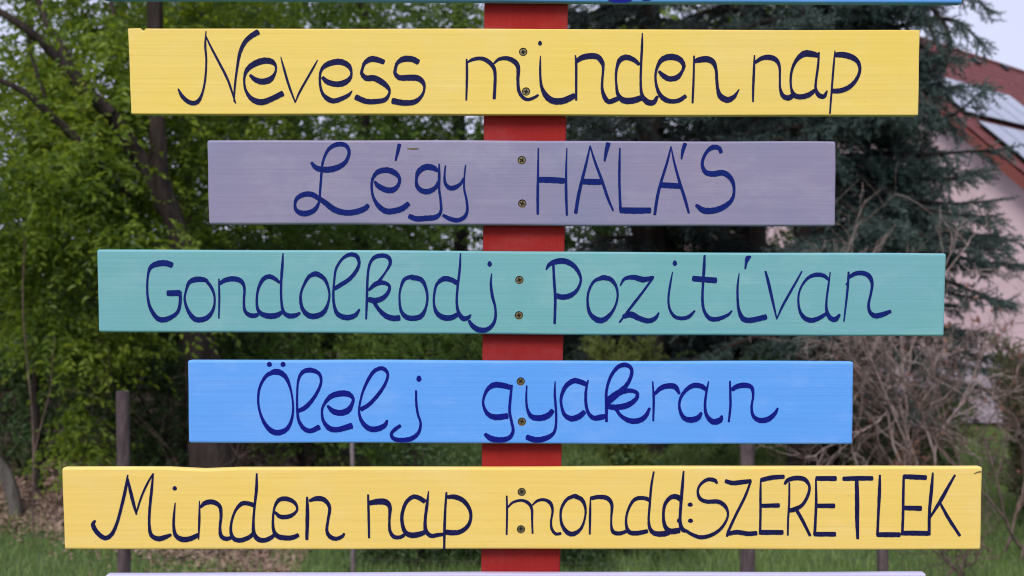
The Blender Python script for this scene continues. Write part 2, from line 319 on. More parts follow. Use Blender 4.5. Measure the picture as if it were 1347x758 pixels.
B4 = [('Ölelj', [(320, 455, '172,122,17,1', '262,122,17,1',
 '205,170,32 150,200,22 110,270,16 98,350,14 108,430,14 140,510,22 185,560,32 235,572,34 290,545,26 320,480,16 328,400,12 315,300,12 285,215,24 245,178,34 205,170,36',
 '362,430,24 410,405,28 460,350,22 500,280,18 513,225,16 495,180,22 440,160,30 390,175,24 362,230,14 355,320,12 355,410,14 365,490,18 400,545,26 445,560,28 500,535,32',
 '555,395,14 590,430,32 640,442,36 690,425,36 718,380,20 722,345,20 690,318,34 635,315,36 575,335,30 530,390,16 518,440,14 530,500,20 570,545,32 620,552,32 670,540,34 714,526,36',
 '775,420,26 830,385,24 890,320,22 935,250,18 952,190,16 930,155,24 895,150,24 850,180,22 800,270,16 772,360,12 763,440,14 785,505,24 830,545,32 880,548,34 930,525,28 948,490,12',
 '1157,217,17', '1138,295,12 1140,380,14 1150,450,14 1168,510,14 1155,570,20 1110,610,28 1040,622,28 990,610,24 975,580,18 1000,550,22 1035,525,18')]),
 ('gyakran', [(610, 455,
 '310,275,30 260,262,34 200,258,34 155,290,22 130,350,14 132,400,16 160,450,26 210,470,34 288,462,34', '318,258,10 308,340,16 302,430,16 315,500,16 325,560,18 300,605,26 240,620,32 180,610,34 140,582,20',
 '415,262,8 412,350,12 420,420,16 450,468,30 510,475,36 560,455,34 585,425,26', '602,235,6 600,320,14 608,430,14 608,510,14 595,570,18 550,605,30 480,620,34 415,602,32',
 '810,255,28 760,235,32 720,232,32 670,270,26 642,340,18 645,400,16 665,455,24 710,480,34 760,465,34 795,435,28', '820,225,8 805,300,16 805,380,18 820,440,20 855,475,28 905,470,34 935,462,24',
 '940,500,16 940,400,18 940,300,16 965,210,18 1010,145,24 1060,125,28 1100,145,22 1105,190,20 1075,255,24 1020,310,34 950,370,36', '955,350,30 1020,310,36 1090,295,26 1140,310,22 1135,350,24 1080,390,34 1010,405,34 950,400,30', '1000,415,18 1040,465,22 1100,495,32 1160,490,32 1200,460,26 1225,410,14'),
 (790, 455, '343,235,8 350,350,14 347,495,10', '355,320,16 395,280,28 440,265,32 490,270,32 520,315,14',
 '700,290,24 660,265,30 610,262,30 560,295,22 525,350,16 520,410,16 545,470,26 590,488,34 640,475,32 665,440,14', '712,235,8 695,320,14 688,400,16 700,460,22 740,500,34 785,490,34 800,460,12',
 '852,232,10 855,330,14 855,400,14 845,500,12', '865,290,24 900,268,30 950,260,32 995,275,24 1005,330,14 995,400,14 1005,460,20 1045,490,30 1100,485,32 1145,450,24 1168,410,10')])]
B5 = [('Minden', [(110, 600,
 '75,425,14 62,455,26 90,505,28 140,540,28 185,515,24 220,440,18 250,330,18 275,220,18 290,125,8', '290,150,12 310,240,20 330,320,18 348,385,10', '345,380,10 380,270,12 420,180,12 458,115,8', '458,115,8 448,220,16 435,350,16 432,450,16 445,520,24 490,545,30 535,535,28 575,518,16',
 '600,213,15,1', '603,308,6 595,390,14 593,460,16 605,520,24 645,548,32 700,545,30 755,520,26',
 '763,295,6 762,420,14 757,550,6', '768,340,14 800,310,28 850,303,30 895,330,24 905,390,18 898,470,16 905,525,24 935,545,26 968,540,22',
 '1125,325,28 1080,312,26 1040,315,26 1000,360,16 975,430,14 970,500,18 990,545,26 1035,555,28 1090,535,26 1115,510,20', '1140,115,10 1138,220,18 1125,340,14 1118,440,16 1122,510,24 1150,548,30 1190,555,28 1230,540,26 1255,520,20'),
 (370, 600, '-42,370,16 -5,400,26 50,398,26 90,375,18 105,345,14 85,305,22 35,282,28 -15,290,24 -45,340,14 -55,420,14 -50,490,20 -20,530,30 40,540,30 80,535,28 112,520,24',
 '170,270,12 172,380,22 168,550,18', '185,295,16 235,280,30 285,290,28 318,340,20 308,420,16 300,490,18 320,530,26 360,545,24 400,530,20 415,510,12')]),
 ('nap', [(370, 600,
 '572,255,12 575,380,14 578,540,12', '580,310,28 640,300,36 690,305,36 715,340,24 712,420,14 715,490,18 740,530,24 780,535,22 810,520,20',
 '945,300,28 905,275,28 865,270,26 820,310,22 795,390,20 800,460,22 820,505,28 860,522,34 910,515,32 950,500,26', '970,232,6 960,320,18 948,420,18 952,490,24 985,525,26 1030,520,24 1070,515,20',
 '1088,240,12 1080,350,14 1075,480,16 1073,615,12', '1095,270,22 1145,270,30 1200,295,28 1240,350,22 1248,410,18 1225,465,24 1175,500,28 1120,505,32 1080,500,30')]),
 ('mondd:', [(640, 600,
 '133,262,10 135,380,12 132,518,10', '138,340,10 175,305,14 230,292,16 275,310,20 298,350,16 300,420,12 303,510,10', '300,325,8 335,295,16 380,288,18 420,310,22 435,360,14 425,430,12 430,480,16 455,512,18 490,510,16',
 '580,262,24 530,285,20 495,340,16 488,400,14 500,460,20 535,505,28 575,512,28 620,480,18 645,420,12 652,350,14 630,290,24 580,262,28',
 '685,268,6 682,380,14 680,515,10', '692,278,24 740,270,26 795,278,28 825,320,20 822,400,12 822,460,14 835,500,24 875,510,24 925,495,20',
 '1075,290,26 1040,278,24 990,280,24 955,310,18 925,380,14 920,450,16 940,500,26 990,508,28 1060,495,24', '1102,103,10 1085,200,14 1075,320,14 1068,420,14 1078,480,22 1110,510,30 1170,512,34 1215,495,30',
 '1285,290,30 1250,268,32 1210,275,26 1175,320,20 1165,390,16 1175,460,24 1210,495,34 1270,490,34', '1298,100,10 1290,200,18 1280,320,18 1275,420,18 1285,475,26 1310,495,24', '1267,425,13'),
 (840, 600, '340,320,17,.85', '342,426,17,.85')]),
 ('SZERETLEK', [(840, 600,
 '518,180,12 500,160,24 455,155,22 410,185,16 390,230,14 405,280,22 450,300,24 520,300,26 565,325,24 588,370,14 580,420,14 540,480,18 480,520,22 410,535,24 350,515,20 310,490,18',
 '572,165,24 620,178,28 680,172,28 740,165,24', '740,165,12 700,270,16 640,390,16 590,500,16 583,530,12', '590,512,26 650,502,28 720,512,28 778,508,26',
 '805,150,8 803,250,14 803,380,14 800,515,14', '808,158,26 880,142,28 958,136,24', '806,328,24 926,325,26', '804,503,30 950,503,28',
 '993,175,10 992,300,12 985,420,12 983,522,10', '962,185,14 985,158,24 1040,145,28 1095,155,26 1125,200,16 1115,260,18 1080,320,20 1030,350,28 988,360,24', '1040,355,20 1080,425,20 1130,525,16',
 '1168,150,10 1170,300,16 1165,420,16 1160,520,18', '1170,148,28 1300,148,30', '1172,328,26 1290,328,28', '1160,515,28 1296,515,28'),
 (1060, 600, '246,150,26 345,147,28 440,147,26', '335,155,22 338,300,26 338,420,24 342,545,16',
 '488,125,12 485,240,20 478,380,16 472,520,16', '470,518,28 540,518,30 620,518,28',
 '645,130,14 642,260,16 640,400,16 635,520,16', '645,135,26 700,138,30 793,142,28', '648,342,28 760,345,30', '634,508,28 720,508,30 806,510,28',
 '837,110,10 828,220,20 815,360,18 812,520,18', '983,125,12 940,200,18 890,290,22 818,405,12', '885,310,14 940,410,20 1015,525,16')])]
B0 = [('two letter tails', [(620, 0, '895,-30,28 925,-4,34 985,2,30 1040,-4,30 1064,-40,22', '1085,-22,22 1150,-10,28 1205,-22,20 1230,-60,16')])]
BOARDS = [
 # corners tl, tr, br, bl (photo px), paint, ink, words, screws, label
 (((132, -113), (1266, -107), (1266, 5), (133, -1)), 'blue_b', 'ink_royal', B0, [(689, -80), (690, -28)], 'blue board cut off by the top of the frame'),
 (((168, 37), (1210, 39.5), (1208, 152), (172.5, 150)), 'yellow', 'ink_dark', B1, [(688.2, 68.5), (692, 120.5)], 'upper yellow board lettered Nevess minden nap'),
 (((272, 184), (1100, 186), (1099, 298), (274.5, 295)), 'lavender', 'ink_blue', B2, [(686.4, 211), (687, 268)], 'short lavender board lettered Légy HÁLÁS'),
 (((127, 328), (1245, 333.5), (1242, 443), (129.5, 437)), 'teal', 'ink_blue', B3, [(683.2, 368.5), (682.6, 415)], 'teal board lettered Gondolkodj Pozitívan'),
 (((246.5, 474), (1123, 476), (1121.5, 585), (248, 583)), 'blue', 'ink_royal', B4, [(685, 502), (686.5, 555)], 'bright blue board lettered Ölelj gyakran'),
 (((81, 616), (1292.5, 614.5), (1290.5, 723.5), (84.5, 723)), 'yellow_b', 'ink_dark', B5, [(686.3, 647.3), (685.3, 696.5)], 'long lower yellow board lettered Minden nap mondd: SZERETLEK'),
 (((138, 756.3), (1219, 754.8), (1217, 862), (141, 862)), 'lilac', 'ink_blue', [], [(686, 788), (686, 832)], 'pale lilac board cut off by the bottom of the frame'),
]
TH = .0125
def eval_mesh(o):
    dg = bpy.context.evaluated_depsgraph_get(); dg.update()
    return bpy.data.meshes.new_from_object(o.evaluated_get(dg))
def screw_arrays(c, ang, Y):
    """pozidriv countersunk head, sunk in its hole: polar grid with a cross-shaped recess"""
    nr, na = 9, 32; rad = .0040; V = []; 
    for i in range(nr + 1):
        r = rad * i / nr
        for j in range(na):
            th = 2 * math.pi * j / na
            x, z = r * math.cos(th), r * math.sin(th)
            ca, sa = math.cos(ang), math.sin(ang); u, w = x * ca + z * sa, -x * sa + z * ca
            arm = (abs(u) < .0008 and abs(w) < .0028) or (abs(w) < .0008 and abs(u) < .0028) or r < .0014
            y = .0019 if arm else -.00025 * (1 - (r / rad) ** 2)
            V.append((c[0] + x, Y + y, c[2] + z))
    F = [[i * na + j, i * na + (j + 1) % na, (i + 1) * na + (j + 1) % na, (i + 1) * na + j] for i in range(nr) for j in range(na)]
    return V, F
sign = empty('signpost', (0, 0, 0), 'red wooden post carrying painted boards with handwritten Hungarian mottoes', 'signpost')
sign.location = (0, 0.04, 0)
rs = random.Random(4)
# post
def pe(y, s):
    f = (y - 20) / 720; f = min(f, 1.15)
    return P(637 - 4 * f if s == 0 else 747 - 10 * f, y, .0128)
bm = bmesh.new(); L = []; Rr = []
for y in (-330, -100, 20, 200, 400, 600, 740, 860): L.append(pe(y, 0)); Rr.append(pe(y, 1))
L.append(np.array((L[-1][0], .0128, -.3))); Rr.append(np.array((Rr[-1][0], .0128, -.3)))
vs = [bm.verts.new(p) for p in L + Rr[::-1]]
f = bm.faces.new(vs); e = bmesh.ops.extrude_face_region(bm, geom=[f]); bmesh.ops.translate(bm, verts=[v for v in e['geom'] if isinstance(v, bmesh.types.BMVert)], vec=(0, .045, 0))
bmesh.ops.recalc_face_normals(bm, faces=bm.faces)
me = bpy.data.meshes.new('post'); bm.to_mesh(me); bm.free(); me.materials.append(M['red'])
po = bpy.data.objects.new('post', me); COL.objects.link(po)
mo = po.modifiers.new('b', 'BEVEL'); mo.width = .0022; mo.segments = 3; mo.limit_method = 'ANGLE'
m2 = eval_mesh(po); po.modifiers.clear(); po.data = m2; m2.transform(Matrix.Translation((0, -.04, 0))); po.parent = sign
def edge_pts(a, b, n, amp, fx=None):
    a, b = np.array(a, float), np.array(b, float); out = []
    ph = rs.random() * 9
    for i in range(n):
        t = i / n; q = a + (b - a) * t; w = amp * (math.sin(t * 9 + ph) + .5 * math.sin(t * 23 + ph * 2))
        d = (b - a) / np.linalg.norm(b - a); q = q + np.array((-d[1], d[0])) * w
        out.append(q)
    return out
for bi, (cn, paint, inkm, words, screws, lab) in enumerate(BOARDS):
    tl, tr, br, bl = cn
    top = edge_pts(tl, tr, 26, .35); bot = edge_pts(br, bl, 26, .35)
    ring = top + edge_pts(tr, br, 3, .25) + bot + edge_pts(bl, tl, 3, .25)
    if bi == 1:     # chip in the top edge
        k = [i for i, q in enumerate(ring) if q[1] < 60 and q[0] > 184][0]
        ring[k:k] = [np.array((184.0, 37)), np.array((187.5, 40.3)), np.array((188.8, 41)), np.array((191.0, 37.4))]
    if bi == 5:     # planed dip
        for q in ring:
            if q[1] < 640: q[1] += 2.2 * math.exp(-((q[0] - 272) / 26) ** 2)
    bm = bmesh.new(); vs = [bm.verts.new(P(q[0], q[1], 0)) for q in ring]
    f = bm.faces.new(vs); e = bmesh.ops.extrude_face_region(bm, geom=[f])
    bmesh.ops.translate(bm, verts=[v for v in e['geom'] if isinstance(v, bmesh.types.BMVert)], vec=(0, TH, 0))
    bmesh.ops.recalc_face_normals(bm, faces=bm.faces)
    me = bpy.data.meshes.new('board'); bm.to_mesh(me); bm.free(); me.materials.append(M[paint])
    bo = bpy.data.objects.new('board', me); COL.objects.link(bo)
    mo = bo.modifiers.new('b', 'BEVEL'); mo.width = .0027; mo.segments = 3; mo.limit_method = 'ANGLE'; mo.angle_limit = R(50)
    # countersunk screw holes
    bm = bmesh.new()
    for (sx, sy) in screws:
        c = P(sx, sy, 0)
        bmesh.ops.create_cone(bm, cap_ends=True, segments=28, radius1=.0055, radius2=.0040, depth=.006, matrix=Matrix.Translation((c[0], .0015, c[2])) @ Matrix.Rotation(R(-90), 4, 'X'))
    bmesh.ops.recalc_face_normals(bm, faces=bm.faces)
    cme = bpy.data.meshes.new('c'); bm.to_mesh(cme); bm.free(); cme.materials.append(M['bare'])
    co = bpy.data.objects.new('c', cme); COL.objects.link(co)
    mb_ = bo.modifiers.new('h', 'BOOLEAN'); mb_.operation = 'DIFFERENCE'; mb_.object = co; mb_.solver = 'EXACT'; mb_.material_mode = 'TRANSFER'
    m2 = eval_mesh(bo); bo.modifiers.clear(); bo.data = m2; bpy.data.objects.remove(co); bpy.data.meshes.remove(cme)
    m2.transform(Matrix.Translation((0, -.04, 0))); bo.parent = sign; bo['label'] = lab
    for (sx, sy) in screws:
        dz_ = rs.uniform(.0011, .0021); V, F = screw_arrays(P(sx, sy, 0), rs.random() * 1.5, dz_)
        mesh_obj('screw', V, F, M['steel'], bo, False)
        c = P(sx, sy, 0); mb = MB()  # dark disc stands in for the shade deep in the cross recess
        th = np.linspace(0, 2 * np.pi, 16, endpoint=False)
        mb.add([(c[0] + .0017 * math.cos(a), dz_ + .0008, c[2] + .0017 * math.sin(a)) for a in th] + [(c[0], dz_ + .0008, c[2])], [[i, 16, (i + 1) % 16] for i in range(16)]); mb.build('socket_shade_disc', M['socket_shade'], bo)
    for word, groups in words:
        mb = MB()
        for g in groups:
            for sp in g[2:]: stroke_mesh(mb, g[0], g[1], sp)
        mb.build('lettering', M[inkm], bo, label='handwritten word ' + word if bi else 'lower ends of two painted letters')
    marks = {2: ['830,152,5 870,155,9 905,152,5'], 5: []}.get(bi, [])
    if bi == 2:
        mb = MB(); stroke_mesh(mb, 370, 165, marks[0]); mb.build('scratch', M['bare'], bo)
    if bi == 5:
        for ox_, sp_ in ((1060, '1108,118,4 1135,106,7 1158,104,5'),):
            mb = MB(); stroke_mesh(mb, ox_, 600, sp_); mb.build('scratch', M['bare'], bo)
# ------------------------------------------------------------------ ground
rg = np.random.default_rng(11)
def gz(x, y):
    return .03 * np.sin(x * 1.7 + 1) * np.cos(y * 1.3) + .02 * np.sin(x * 4.1 + y * 2.3) + .16 * np.exp(-((x + 3.6) / 1.4) ** 2 - ((y - 6.4) / .9) ** 2)
def grid_sheet(xs, ys, fz):
    X, Yg = np.meshgrid(xs, ys); V = np.stack([X, Yg, fz(X, Yg)], -1).reshape(-1, 3)
    nx, ny = len(xs), len(ys); i = np.arange(ny - 1)[:, None] * nx; j = np.arange(nx - 1)[None]
    return V, np.stack([i + j, i + j + 1, i + nx + j + 1, i + nx + j], -1).reshape(-1, 4)
def groundmat(t, bs):
    v = coords(t); n1 = noise(t, .9, v, 4); n2 = noise(t, 30, v, 6, .7)
    g = ramp(t, n2, [(.3, (.055, .095, .038)), (.7, (.13, .20, .075))])
    d = ramp(t, n2, [(.3, (.030, .022, .017)), (.7, (.10, .075, .055))])
    # earth and litter under the trees, lawn elsewhere
    sx = nd(t, 'ShaderNodeSeparateXYZ'); t.links.new(v, sx.inputs[0])
    m1 = nd(t, 'ShaderNodeMapRange'); m1.inputs[1].default_value = 4.9; m1.inputs[2].default_value = 5.5; t.links.new(sx.outputs[1], m1.inputs[0])
    m2 = nd(t, 'ShaderNodeMapRange'); m2.inputs[1].default_value = -1.3; m2.inputs[2].default_value = -1.8; t.links.new(sx.outputs[0], m2.inputs[0])
    m3 = nd(t, 'ShaderNodeMapRange'); m3.inputs[1].default_value = -11; m3.inputs[2].default_value = -7; t.links.new(sx.outputs[0], m3.inputs[0])
    m0 = nd(t, 'ShaderNodeMath', operation='MULTIPLY'); t.links.new(m2.outputs[0], m0.inputs[0]); t.links.new(m3.outputs[0], m0.inputs[1])
    mm = nd(t, 'ShaderNodeMath', operation='MULTIPLY'); t.links.new(m1.outputs[0], mm.inputs[0]); t.links.new(m0.outputs[0], mm.inputs[1])
    a2 = nd(t, 'ShaderNodeMath', operation='MULTIPLY_ADD'); a2.inputs[1].default_value = .5; t.links.new(n1, a2.inputs[0]); t.links.new(mm.outputs[0], a2.inputs[2])
    mk = ramp(t, a2.outputs[0], [(.34, (0, 0, 0)), (.55, (1, 1, 1))])
    t.links.new(mixc(t, mk, g, d), bs.inputs['Base Color']); bump(t, bs, n2, .8, .03)
M['ground'] = mat('lawn_and_earth', (.05, .08, .03), .95, .1, groundmat)
xs = np.concatenate([np.linspace(-400, -14, 12), np.linspace(-12, 12, 160), np.linspace(14, 400, 12)])
ys = np.concatenate([np.linspace(-60, -3, 8), np.linspace(-2, 14, 110), np.linspace(16, 800, 20)])
V, F = grid_sheet(xs, ys, lambda x, y: gz(x, y) * (np.abs(x) < 13) * (y < 14) * (y > -2.5))
mesh_obj('ground', V, F, M['ground'], None, True, kind='structure')
M['paving'] = mat('pale_concrete', (.42, .36, .38), .9, .2, lambda t, bs: t.links.new(ramp(t, noise(t, 3, coords(t), 7, .65), [(.3, (.25, .21, .23)), (.7, (.33, .28, .30))]), bs.inputs['Base Color']))
V, F = grid_sheet(np.linspace(4.3, 26, 20), np.linspace(9.6, 26, 20), lambda x, y: .06 + 0 * x)
mesh_obj('driveway', V, F, M['paving'], None, True, kind='structure')

# ------------------------------------------------------------------ leaves, needles, twigs
def unit(a): return a / (np.linalg.norm(a, axis=-1, keepdims=True) + 1e-9)
def leaves_at(pos, axis, size, rng, wid=.42, up=.8):
    """pointed leaves (four triangles) growing from pos along axis"""
    n = len(pos); L = size * rng.uniform(.6, 1.25, n)[:, None]
    nrm = unit(rng.normal(size=(n, 3)) * .8 + np.array((0, -.15, up)))
    a = unit(axis); s = unit(np.cross(a, nrm)); nn = np.cross(s, a)
    w = L * wid * rng.uniform(.8, 1.2, n)[:, None]
    fold = nn * w * .35; sag = nn * L * -.12
    V = np.stack([pos, pos + a * L * .3 + s * w * .5 + fold, pos + a * L * .62 + s * w * .42 + fold + sag * .4, pos + a * L + sag,
                  pos + a * L * .62 - s * w * .42 + fold + sag * .4, pos + a * L * .3 - s * w * .5 + fold, pos + a * L * .5], 1)
    b = np.arange(n)[:, None, None] * 7
    F = b + np.array([[0, 1, 6], [1, 2, 6], [2, 3, 6], [3, 4, 6], [4, 5, 6], [5, 0, 6]])[None]
    return V.reshape(-1, 3), F.reshape(-1, 3)
def spray_cloud(mb, ells, size, rng, per=11, spray=.28, droop=.35, clump=.45, wid=.42):
    """leafy sprays scattered unevenly through ellipsoids (centre, radii, number of sprays)"""
    for c, r, n in ells:
        c = np.array(c); r = np.array(r); k = max(3, n // 22)
        cc = unit(rng.normal(size=(k, 3))) * rng.random((k, 1)) ** (1 / 2.4)
        idx = rng.integers(0, k, n); loc = cc[idx] + rng.normal(size=(n, 3)) * clump * .5 * (2.2 / k ** (1 / 3))
        pos = c + loc * r
        d = unit(rng.normal(size=(n, 3)) * (1, 1, .45) + np.array((0, 0, -droop)))
        t = (np.arange(per) + .5) / per
        sd = np.where(np.arange(per) % 2 == 0, 1., -1.)
        side = unit(np.cross(d, unit(rng.normal(size=(n, 3)) * .3 + np.array((0, 0, 1)))))
        ln = spray * rng.uniform(.6, 1.3, n)
        base = pos[:, None] + d[:, None] * (t[None, :] * ln[:, None])[..., None]
        base = base + np.array((0, 0, -1)) * (t[None] ** 2 * ln[:, None] * .25)[..., None]
        ax = unit(side[:, None] * sd[None, :, None] + d[:, None] * .7 + rng.normal(size=(n, per, 3)) * .35 + np.array((0, 0, -.25)))
        V, F = leaves_at(base.reshape(-1, 3), ax.reshape(-1, 3), size, rng, wid)
        mb.add(V, F)
def region(px, py, Y, rx, ry, rd, n):
    """ellipsoid seen around pixel (px, py), standing at depth Y"""
    s = pm(Y); return (P(px, py, Y), (rx * s, rd, ry * s), n)
# conifer twig template: needles round a short stem along +x
def twig_template(rng, length=.10, nn=32, nl=.030, nw=.0062):
    V = []; F = []
    for i in range(nn):
        t = (i + .5) / nn; a = rng.random() * 6.283; p = np.array((t * length, 0, 0))
        d = np.array((.75, math.cos(a), math.sin(a))); d /= np.linalg.norm(d); s = np.cross(d, rng.normal(size=3)); s /= np.linalg.norm(s)
        l = nl * (1 - .35 * t) * rng.uniform(.8, 1.2); k = len(V)
        V += [p - s * nw / 2, p + s * nw / 2, p + d * l]; F.append([k, k + 1, k + 2])
    k = len(V); V += [np.array(q) for q in ((0, -.002, 0), (0, .002, 0), (length, 0, 0), (0, 0, -.002), (0, 0, .002))]
    F += [[k, k + 1, k + 2], [k + 3, k + 4, k + 2]]
    return np.array(V), np.array(F)
RT = np.random.default_rng(3)
TW = [twig_template(RT) for _ in range(5)]
def place_twigs(mb, pos, axis, scale, rng, tws=TW):
    n = len(pos); a = unit(axis); s = unit(np.cross(a, rng.normal(size=(n, 3)))); u = np.cross(a, s)
    which = rng.integers(0, len(tws), n)
    for k, (V, F) in enumerate(tws):
        m = which == k; q = m.sum()
        if not q: continue
        W_ = (V[None, :, 0:1] * a[m][:, None] + V[None, :, 1:2] * s[m][:, None] + V[None, :, 2:3] * u[m][:, None]) * scale[m][:, None, None] + pos[m][:, None]
        mb.add(W_.reshape(-1, 3), (F[None] + (np.arange(q) * len(V))[:, None, None]).reshape(-1, 3))
def bough(mn, mw, pts, rng, wid=.55, dens=1.0, hang=.5):
    """spruce bough: curved limb, side shoots shortening to the tip, every shoot clad in needle twigs"""
    C = smooth_path(pts, 5); seg = np.linalg.norm(np.diff(C, axis=0), axis=1); S_ = np.concatenate([[0], np.cumsum(seg)]); L = S_[-1]
    mw.tube(C, np.linspace(.010 + .012 * L, .003, len(C)), 5)
    def at(s): return np.stack([np.interp(s, S_, C[:, i]) for i in range(3)], -1)
    n = int(L / .036 * dens); s = np.sort(rng.uniform(.08 * L, L, n)); p = at(s); tn = unit(at(np.minimum(s + .03, L)) - at(s - .03))
    hz = unit(np.cross(tn, (0, 0, 1))); sg = rng.choice([-1., 1.], n)[:, None]
    d = unit(tn * .75 + hz * sg * rng.uniform(.5, 1.1, (n, 1)) + np.array((0, 0, -1)) * (rng.random((n, 1)) * hang) + rng.normal(size=(n, 3)) * .12)
    ln = wid * (1 - s / L) ** .6 * rng.uniform(.5, 1, n) + .10
    PP, AA = [], []
    for i in range(n):
        m = max(1, int(ln[i] / .045)); tt = (np.arange(m) + rng.random(m) * .6) * .045
        q = p[i] + d[i] * tt[:, None] + np.array((0, 0, -.35)) * (tt ** 2)[:, None]
        o = d[i] + rng.normal(size=(m, 3)) * .45 + np.array((0, 0, -.25)); PP.append(q); AA.append(o)
    PP.append(at(np.linspace(.2 * L, L, int(L / .04)))); AA.append(unit(at(np.minimum(np.linspace(.2 * L, L, int(L / .04)) + .03, L + .0)) - at(np.linspace(.2 * L, L, int(L / .04)) - .03)) + rng.normal(size=(int(L / .04), 3)) * .3)
    PP = np.concatenate(PP); AA = np.concatenate(AA)
    place_twigs(mn, PP, AA, rng.uniform(.7, 1.25, len(PP)), rng)

# leaf and needle materials
M['leaf_a'] = leafmat('yellow_green_leaf', [(.036, .072, .015), (.105, .170, .024), (.20, .275, .036), (.30, .36, .055)], .46, .5, 1.6)
M['leaf_b'] = leafmat('mid_green_leaf', [(.034, .068, .020), (.09, .16, .032), (.18, .26, .048)], .35, .5, 1.2)
M['leaf_dark'] = leafmat('dark_green_leaf', [(.020, .042, .016), (.045, .085, .026), (.09, .135, .036)], .25, .5, 1.0)
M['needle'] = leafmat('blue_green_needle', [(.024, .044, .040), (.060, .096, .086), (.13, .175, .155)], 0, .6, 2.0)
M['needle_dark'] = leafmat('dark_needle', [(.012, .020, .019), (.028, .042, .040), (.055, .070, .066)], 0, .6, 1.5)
M['needle_lime'] = leafmat('lime_needle', [(.06, .085, .02), (.13, .17, .04), (.20, .23, .07)], .2, .6, 3)
M['needle_olive'] = leafmat('olive_needle', [(.045, .055, .026), (.10, .115, .05), (.17, .15, .09)], .1, .6, 3)
M['dry_leaf'] = leafmat('dry_red_leaf', [(.14, .06, .05), (.24, .12, .095), (.34, .21, .17)], .2, .7, 3)
M['grass'] = leafmat('grass_blade', [(.10, .155, .05), (.18, .27, .085), (.30, .36, .15)], .3, .5, 1.5)
M['litter'] = leafmat('brown_leaf_litter', [(.12, .08, .06), (.27, .185, .14), (.42, .31, .25)], 0, .9, 3)

# ------------------------------------------------------------------ trees on the left
def tree(name, label, cat, base, trunk, limbs, crown, barkm, leafm, seed, size=.055, per=11, spray=.28, group=None, rough=.05, clump=.45, wid=.42, nside=12):
    rng = np.random.default_rng(seed); t = empty(name, base, label, cat, group)
    mb = MB(); pts = smooth_path([q[:3] for q in trunk], 8); rr = np.interp(np.linspace(0, 1, len(pts)), np.linspace(0, 1, len(trunk)), [q[3] for q in trunk])
    pts = pts + rng.normal(size=pts.shape) * (rr * .04)[:, None]
    mb.tube(pts, rr, nside, rough, rng); mb.build('trunk', barkm, t, True)
    for lb in limbs:
        mb = MB(); pts = smooth_path([q[:3] for q in lb], 7); rr = np.interp(np.linspace(0, 1, len(pts)), np.linspace(0, 1, len(lb)), [q[3] for q in lb])
        pts = pts + rng.normal(size=pts.shape) * (rr * .08)[:, None]; mb.tube(pts, rr, 8, rough, rng); mb.build('limb', barkm, t, True)
    mb = MB(); spray_cloud(mb, crown, size, rng, per, spray, clump=clump, wid=wid); mb.build('crown', leafm, t, False)
    return t
def pp(px, py, Y, wpx): q = P(px, py, Y); return (q[0], q[1], q[2], wpx * pm(Y) / 2)
Y1 = 5.3
b = P(288, 640, Y1); b[2] = 0
tree('leafy_tree', 'large leaning tree with yellow green leaves and forking dark limbs left of the boards', 'tree', tuple(b),
  [(b[0] + .02, b[1], -.1, .19), pp(284, 640, Y1, 68), pp(272, 520, Y1, 50), pp(252, 400, Y1, 36), pp(232, 300, Y1, 27), pp(212, 240, Y1, 24), pp(206, 150, Y1, 21), pp(204, 20, Y1, 20), pp(200, -200, Y1, 17), pp(190, -420, Y1, 8)],
  [[pp(232, 300, Y1, 24), pp(200, 235, Y1, 24), pp(168, 185, Y1 - .1, 22), pp(145, 150, Y1 - .2, 20)],
   [pp(145, 150, Y1 - .2, 19), pp(110, 118, Y1 - .3, 20), pp(72, 72, Y1 - .4, 14), pp(30, 35, Y1 - .5, 11), pp(-60, -20, Y1 - .5, 7)],
   [pp(112, 120, Y1 - .3, 15), pp(85, 70, Y1 - .3, 12), pp(60, 25, Y1 - .2, 9), pp(35, -40, Y1 - .2, 6)],
   [pp(125, 215, Y1 - .2, 10), pp(108, 190, Y1 - .3, 14), pp(75, 160, Y1 - .4, 11), pp(30, 120, Y1 - .5, 9), pp(-30, 95, Y1 - .5, 6)],
   [pp(170, 255, Y1, 11), pp(140, 225, Y1 - .2, 10), pp(108, 190, Y1 - .3, 12)],
   [pp(60, 130, Y1 - .4, 4), pp(48, 95, Y1 - .4, 5), pp(40, 70, Y1 - .4, 3)],
   [pp(150, 20, Y1, 4), pp(144, -20, Y1 + .1, 7), pp(152, -90, Y1 + .1, 5)]],
  [region(150, 90, Y1 + .35, 105, 120, .55, 620), region(60, 200, Y1 - .75, 70, 50, .15, 60), region(150, 90, Y1 - .75, 60, 80, .15, 60), region(215, 330, Y1 - .6, 70, 80, .15, 110), region(60, 130, Y1 + .30, 80, 60, .45, 230), region(35, 30, Y1 + .35, 80, 60, .45, 95),
   region(90, 130, 6.6, 90, 80, .5, 300), region(70, 240, Y1 + .15, 120, 80, .55, 560), region(150, 250, Y1 + .30, 80, 80, .4, 260), region(40, 360, Y1 + .30, 90, 90, .5, 420),
   region(110, 420, Y1 + .30, 80, 70, .4, 260), region(240, 200, Y1 + .5, 70, 120, .5, 300), region(105, 555, Y1 + .15, 30, 60, .2, 90),
   region(150, -150, Y1, 330, 130, .9, 700), region(310, 90, Y1 + .8, 90, 130, .5, 330)],
  M['bark'], M['leaf_a'], 5, size=.052)
